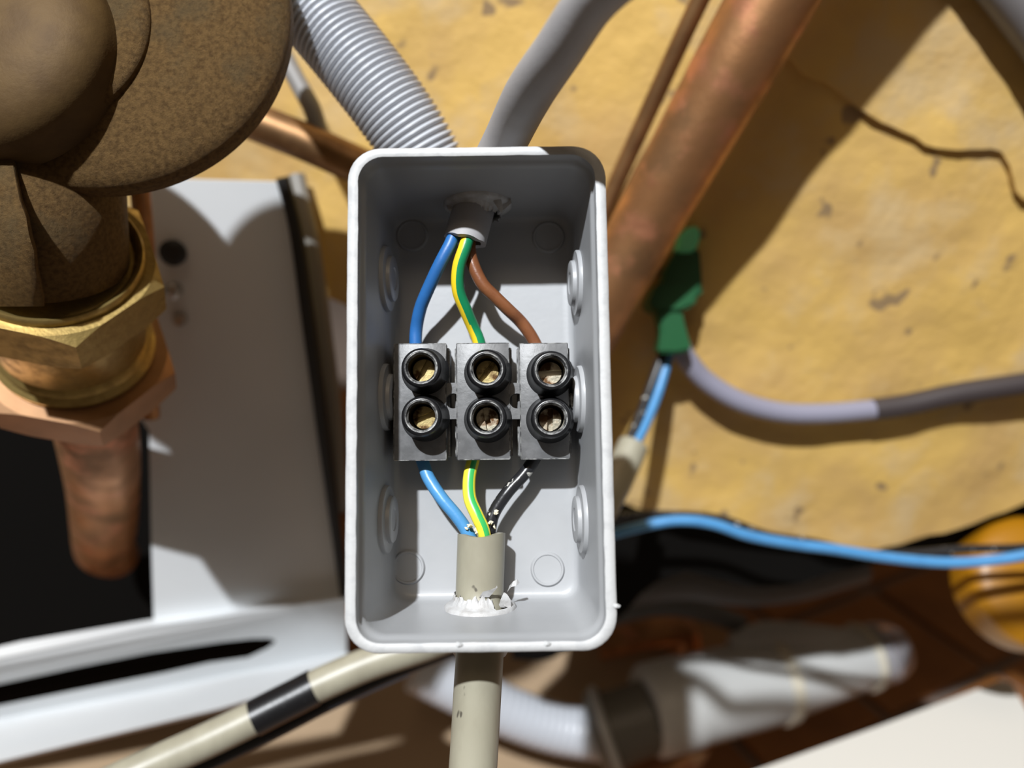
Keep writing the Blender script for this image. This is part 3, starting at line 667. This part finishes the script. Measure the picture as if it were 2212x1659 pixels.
tag(tube('copper_pipe', [P(2330, -1050, 160), P(2010, -560, 176), P(1745, -130, 196), P(1667, 0, 202), P(1590, 138, 209), P(1525, 253, 216), P(1392, 490, 232), P(1290, 680, 244), P(1130, 980, 264), P(1000, 1225, 282)], [11.4*mm]*5+[11.0*mm, 10.2*mm, 9.8*mm, 9.8*mm, 9.8*mm], COP, segs=48), 'large reddish copper pipe running diagonally right of the grey box', 'pipe')
tag(tube('slim_copper_pipe', [P(2000, -1000, 172), P(1600, -170, 206), P(1512, 0, 216), P(1424, 190, 229), P(1338, 380, 242), P(1260, 560, 252)], 2.7*mm, COPD, segs=24), 'slim dull copper pipe parallel to the large diagonal copper pipe, on its left', 'pipe')
tag(tube('corner_cable', [P(1800, -560, 196), P(2090, -120, 217), P(2178, -5, 222), P(2253, 95, 227), P(2400, 300, 236), P(2650, 640, 252), P(2900, 980, 272)], 6.0*mm, mat('charcoal_sheath', (0.16, 0.15, 0.15), 0.42), segs=24), 'dark grey cable crossing the upper right corner of the picture', 'cable')

# ------------------------------------------------------------------ green connector and its cables
gc = thing('green_connector', 'green plastic plug connector hanging beside the copper pipe', 'connector', P(1465, 620, 252))
GZ = 252
def gbox(name, pts, th, m, d=GZ):
    V, Fs = slab([P(x, y, d) for x, y in pts], th*mm, AF)
    bm = bmesh.new(); vs_ = [bm.verts.new(v) for v in V]
    for f in Fs: bm.faces.new([vs_[i] for i in f])
    bmesh.ops.recalc_face_normals(bm, faces=bm.faces); bmesh.ops.bevel(bm, geom=bm.edges[:], offset=0.0008, segments=2, affect='EDGES'); bm.verts.index_update()
    V = [v.co.copy() for v in bm.verts]; Fs = [tuple(v.index for v in f.verts) for f in bm.faces]; bm.free()
    return mk(name, V, Fs, m, gc, sharp=30)
gbox('tip', [(1462, 545), (1470, 505), (1492, 486), (1514, 492), (1512, 520), (1500, 545)], 8, GTR, GZ-1.5)
gbox('housing', [(1428, 640), (1440, 580), (1462, 540), (1512, 536), (1517, 600), (1518, 640)], 13, GPL)
gbox('shoulder', [(1400, 655), (1420, 612), (1518, 608), (1500, 662), (1484, 664), (1474, 672), (1418, 672)], 15, GPL, GZ-1.5)
gbox('neck', [(1418, 668), (1474, 668), (1480, 700), (1496, 756), (1462, 764), (1422, 762), (1428, 715)], 9, GPL, GZ)
cg = thing('lilac_grey_cable', 'grey cable curving right from the green connector across the yellow foam', 'cable', P(1680, 890, 274))
lg = [P(1466, 742, 262), P(1484, 776, 264), P(1524, 822, 267), P(1596, 866, 269), P(1684, 890, 271), P(1780, 893, 272), P(1895, 884, 273)]
tube('sheath', lg, 3.6*mm, LIL, cg, segs=24)
s_ = tube('shadowed_sheath', [P(1885, 885, 273), P(1960, 874, 273), P(2060, 852, 272.5), P(2160, 836, 272), P(2260, 822, 272), P(2420, 805, 272), P(2800, 770, 278), P(3100, 760, 284)], 3.9*mm, SHD, cg, segs=24); s_['label'] = 'far end of the cable, coloured dark for a shadow across it'
bt = thing('twin_wire', 'black and blue wires dropping from the green connector into a beige sheath', 'wire', P(1380, 880, 270))
tube('black_wire', [P(1440, 750, 261), P(1424, 785, 260), P(1400, 850, 257), P(1378, 910, 253), P(1358, 955, 250), P(1340, 1000, 247)], 1.7*mm, BKW, bt, segs=16)
tube('blue_wire', [P(1446, 752, 262), P(1438, 788, 261), P(1420, 850, 258), P(1396, 910, 254), P(1370, 962, 250), P(1350, 1005, 247)], 1.9*mm, BLU2, bt, segs=16)
tube('beige_sheath', [P(1368, 962, 249), P(1346, 1010, 245), P(1322, 1060, 240), P(1270, 1150, 234), P(1180, 1300, 236)], 5.0*mm, SHB, bt, segs=24)

# ------------------------------------------------------------------ wires under the foam edge
tag(tube('blue_wire', [P(1200, 1215, 268), P(1300, 1162, 270), P(1400, 1134, 270), P(1470, 1124, 270), P(1540, 1132, 270), P(1620, 1158, 271), P(1720, 1176, 272), P(1800, 1186, 272), P(1900, 1202, 272), P(2000, 1213, 271), P(2080, 1215, 270), P(2160, 1208, 268), P(2240, 1194, 266), P(2400, 1160, 262), P(2750, 1090, 258), P(3050, 1060, 256)], 1.9*mm, BLU2, segs=16), 'loose blue wire running along the lower edge of the yellow foam', 'wire')
tag(tube('black_wire', [P(1230, 1150, 278), P(1340, 1116, 278), P(1460, 1112, 278), P(1560, 1122, 278), P(1660, 1156, 279), P(1760, 1172, 280), P(1850, 1192, 280), P(1960, 1196, 279), P(2080, 1186, 277), P(2212, 1182, 274), P(2400, 1160, 268)], 1.5*mm, BKW, segs=16), 'black wire running just above the loose blue wire under the foam', 'wire')

# ------------------------------------------------------------------ taped beige cable, lower left
tc_ = thing('taped_cable', 'beige cable with a band of black tape crossing in front of the white bracket', 'cable', P(600, 1525, 200))
tp = [W(-330, -215, 190), W(-200, -152, 184), P(60, 1790, 186), P(180, 1722, 190), P(330, 1652, 195), P(450, 1598, 198), P(560, 1545, 201), P(680, 1484, 204), P(800, 1432, 207), P(920, 1392, 210), P(1060, 1340, 216), P(1180, 1300, 226), P(1240, 1310, 250)]
tube('sheath', tp, 4.4*mm, SHB, tc_, segs=28)
tube('black_tape', [P(549, 1551, 200.6), P(600, 1525, 202), P(640, 1505, 203), P(680, 1484, 204)], 4.75*mm, BLKG, tc_, segs=28)
tag(tube('black_wire', [P(200, 1790, 196), P(350, 1698, 200), P(470, 1640, 203), P(600, 1577, 206), P(700, 1525, 208), P(800, 1476, 211), P(900, 1433, 214), P(1000, 1395, 217)], 2.0*mm, mat('navy_black_sheath', (0.02, 0.022, 0.03), 0.4), segs=16), 'black wire running along the underside of the taped beige cable', 'wire')
tag(tube('blue_wire', [P(260, 1760, 206), P(380, 1676, 208), P(470, 1632, 210), P(560, 1592, 212), P(640, 1556, 214), P(740, 1508, 217), P(880, 1446, 221)], 1.9*mm, BLU2, segs=16), 'short visible blue wire below the taped beige cable at the bottom edge', 'wire')

# ------------------------------------------------------------------ drain parts, lower right
dr = thing('drain_pipe', 'grey plastic drain pipe with cream rings and a clear end cap over the tiles', 'drain pipe', P(1650, 1500, 440))
a0, a1 = P(1405, 1535, 415), P(1895, 1412, 450)
ax = (a1-a0); L0 = ax.length/mm; ax = ax.normalized()
mk('pipe', *lathe([(a*mm, b*mm) for a, b in ((22, -3), (24.5, 0), (24.5, 22), (23.6, 24), (23.2, L0*0.52), (21.5, L0*0.6), (19.5, L0*0.75), (17.5, L0*0.92), (16.5, L0))], a0, ax, 48), PVC, dr, sharp=40)
mk('cream_ring', *lathe([(a*mm, b*mm) for a, b in ((22, -3.5), (24.6, -3), (25.2, 0), (24.6, 3), (22, 3.5))], a0+ax*L0*0.53*mm, ax, 48), CRM, dr)
mk('cream_ring', *lathe([(a*mm, b*mm) for a, b in ((16, -2.5), (19.2, -2), (19.8, 0), (19.2, 2), (16, 2.5))], a0+ax*L0*0.93*mm, ax, 48), CRM, dr)
mk('clear_cap', *lathe([(a*mm, b*mm) for a, b in ((17.5, 0), (17.8, 8), (17.0, 15), (14, 21), (8, 25), (0, 26))], a0+ax*L0*0.95*mm, ax, 48), CLR, dr, sharp=60)
tube('side_branch', [P(1580, 1398, 432), P(1650, 1380, 434), P(1740, 1386, 438), P(1850, 1400, 446)], [6*mm, 9.5*mm, 10*mm, 10*mm], PVC, dr, segs=24)
fh = thing('ribbed_drain_hose', 'pale ribbed hose behind the beige cable, joining a dark collar at the bottom', 'hose', P(1200, 1560, 415))
p, r = cr([P(900, 1440, 400), P(1000, 1490, 405), P(1100, 1538, 410), P(1200, 1572, 413), P(1300, 1590, 414)], 13.0*mm, 24)
V, Fs = sweep(p, [13*mm*(1-0.05*(i % 4 == 0)) for i in range(len(p))], 28)
mk('ribbed_tube', V, Fs, HOSE, fh, sharp=180)
e0 = P(1288, 1588, 414); e1 = P(1410, 1545, 414); ex = (e1-e0).normalized(); el = (e1-e0).length
mk('collar', *lathe([(13*mm, -2*mm), (21*mm, 0), (23*mm, 3*mm), (22*mm, 8*mm), (20*mm, 9*mm), (19*mm, el*0.5), (19*mm, el)], e0, ex, 40), mat('dark_collar_plastic', (0.13, 0.12, 0.10), 0.45), fh, sharp=40)
mk('collar_ring', *lathe([(21.5*mm, 0), (24.2*mm, 1.5*mm), (24.2*mm, 4*mm), (21.5*mm, 5.5*mm)], e0+ex*3*mm, ex, 40), PVC, fh)
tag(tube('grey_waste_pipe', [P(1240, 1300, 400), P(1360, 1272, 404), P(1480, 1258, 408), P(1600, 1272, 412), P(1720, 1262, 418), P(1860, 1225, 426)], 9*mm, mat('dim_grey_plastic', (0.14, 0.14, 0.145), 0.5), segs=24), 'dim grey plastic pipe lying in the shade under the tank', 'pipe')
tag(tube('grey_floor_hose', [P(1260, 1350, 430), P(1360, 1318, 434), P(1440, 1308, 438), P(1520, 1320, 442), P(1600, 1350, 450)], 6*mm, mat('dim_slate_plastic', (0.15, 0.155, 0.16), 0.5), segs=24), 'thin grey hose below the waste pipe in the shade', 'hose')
tag(tube('copper_elbow', [P(1290, 1392, 470), P(1380, 1372, 470), P(1450, 1360, 470), P(1478, 1372, 472), P(1484, 1420, 478)], 9.5*mm, COP, segs=28), 'copper elbow behind the grey drain pipe, left of the beige block', 'pipe')
tag(mk('beige_block', *slab([P(1490, 1312, 500), P(1560, 1322, 500), P(1598, 1370, 500), P(1602, 1425, 500), P(1500, 1425, 500)], 0.02, AF), mat('beige_wood', (0.36, 0.25, 0.13), 0.7), smooth=False), 'small beige block beside the copper elbow', 'block')
tag(tube('copper_tee', [P(1330, 1760, 420), P(1420, 1690, 420), P(1480, 1640, 420), P(1512, 1580, 424), P(1520, 1530, 432)], 8.5*mm, COP, segs=28), 'copper pipe under the grey drain pipe at the bottom edge', 'pipe')

# ------------------------------------------------------------------ things on the floor
def fp(px, py, z=0.0):
    d = AR*(px-1106)/F_PX+AU*(829.5-py)/F_PX+AF
    return ORI+d*((z-ORI.z)/d.z)
zt = 0.19
ap = [fp(1560, 1690, zt), fp(1900, 1568, zt), fp(2158, 1471, zt), fp(2184, 1474, zt), fp(2290, 1660, zt), fp(2400, 1900, zt), fp(1600, 2100, zt)]
V, Fs = slab(ap, zt-0.002, (0, 0, -1))
tag(mk('white_appliance', V, Fs, ENAW, smooth=False), 'white appliance top in the lower right corner', 'appliance')
zc = P(2240, 1258, 300)
tub = thing('amber_cap', 'round amber yellow plastic cap at the right edge below the foam', 'cap', zc)
mk('cap_shell', *lathe([(0, 5*mm), (12*mm, 4.6*mm), (20*mm, 3.2*mm), (24.5*mm, 1.2*mm), (26*mm, -1.5*mm), (26*mm, -14*mm), (0, -14*mm)], zc, (AF*-1+AU*0.35).normalized(), 64), YTUB, tub, sharp=40)
cn_ = (AF*-0.9+AU*0.45).normalized(); co_ = P(800, 1550, 460)
def card(px, py):
    d = AR*(px-1106)/F_PX+AU*(829.5-py)/F_PX+AF
    return ORI+d*((co_-ORI).dot(cn_)/d.dot(cn_))
tag(mk('cardboard_sheet', *slab([card(x, y) for x, y in ((-150, 1560), (420, 1480), (1000, 1370), (1440, 1345), (1450, 1530), (1300, 1700), (1000, 1790), (-150, 1790))], 0.003, cn_*-1), TAN, smooth=False), 'tan cardboard sheet behind the taped beige cable at the bottom', 'cardboard')
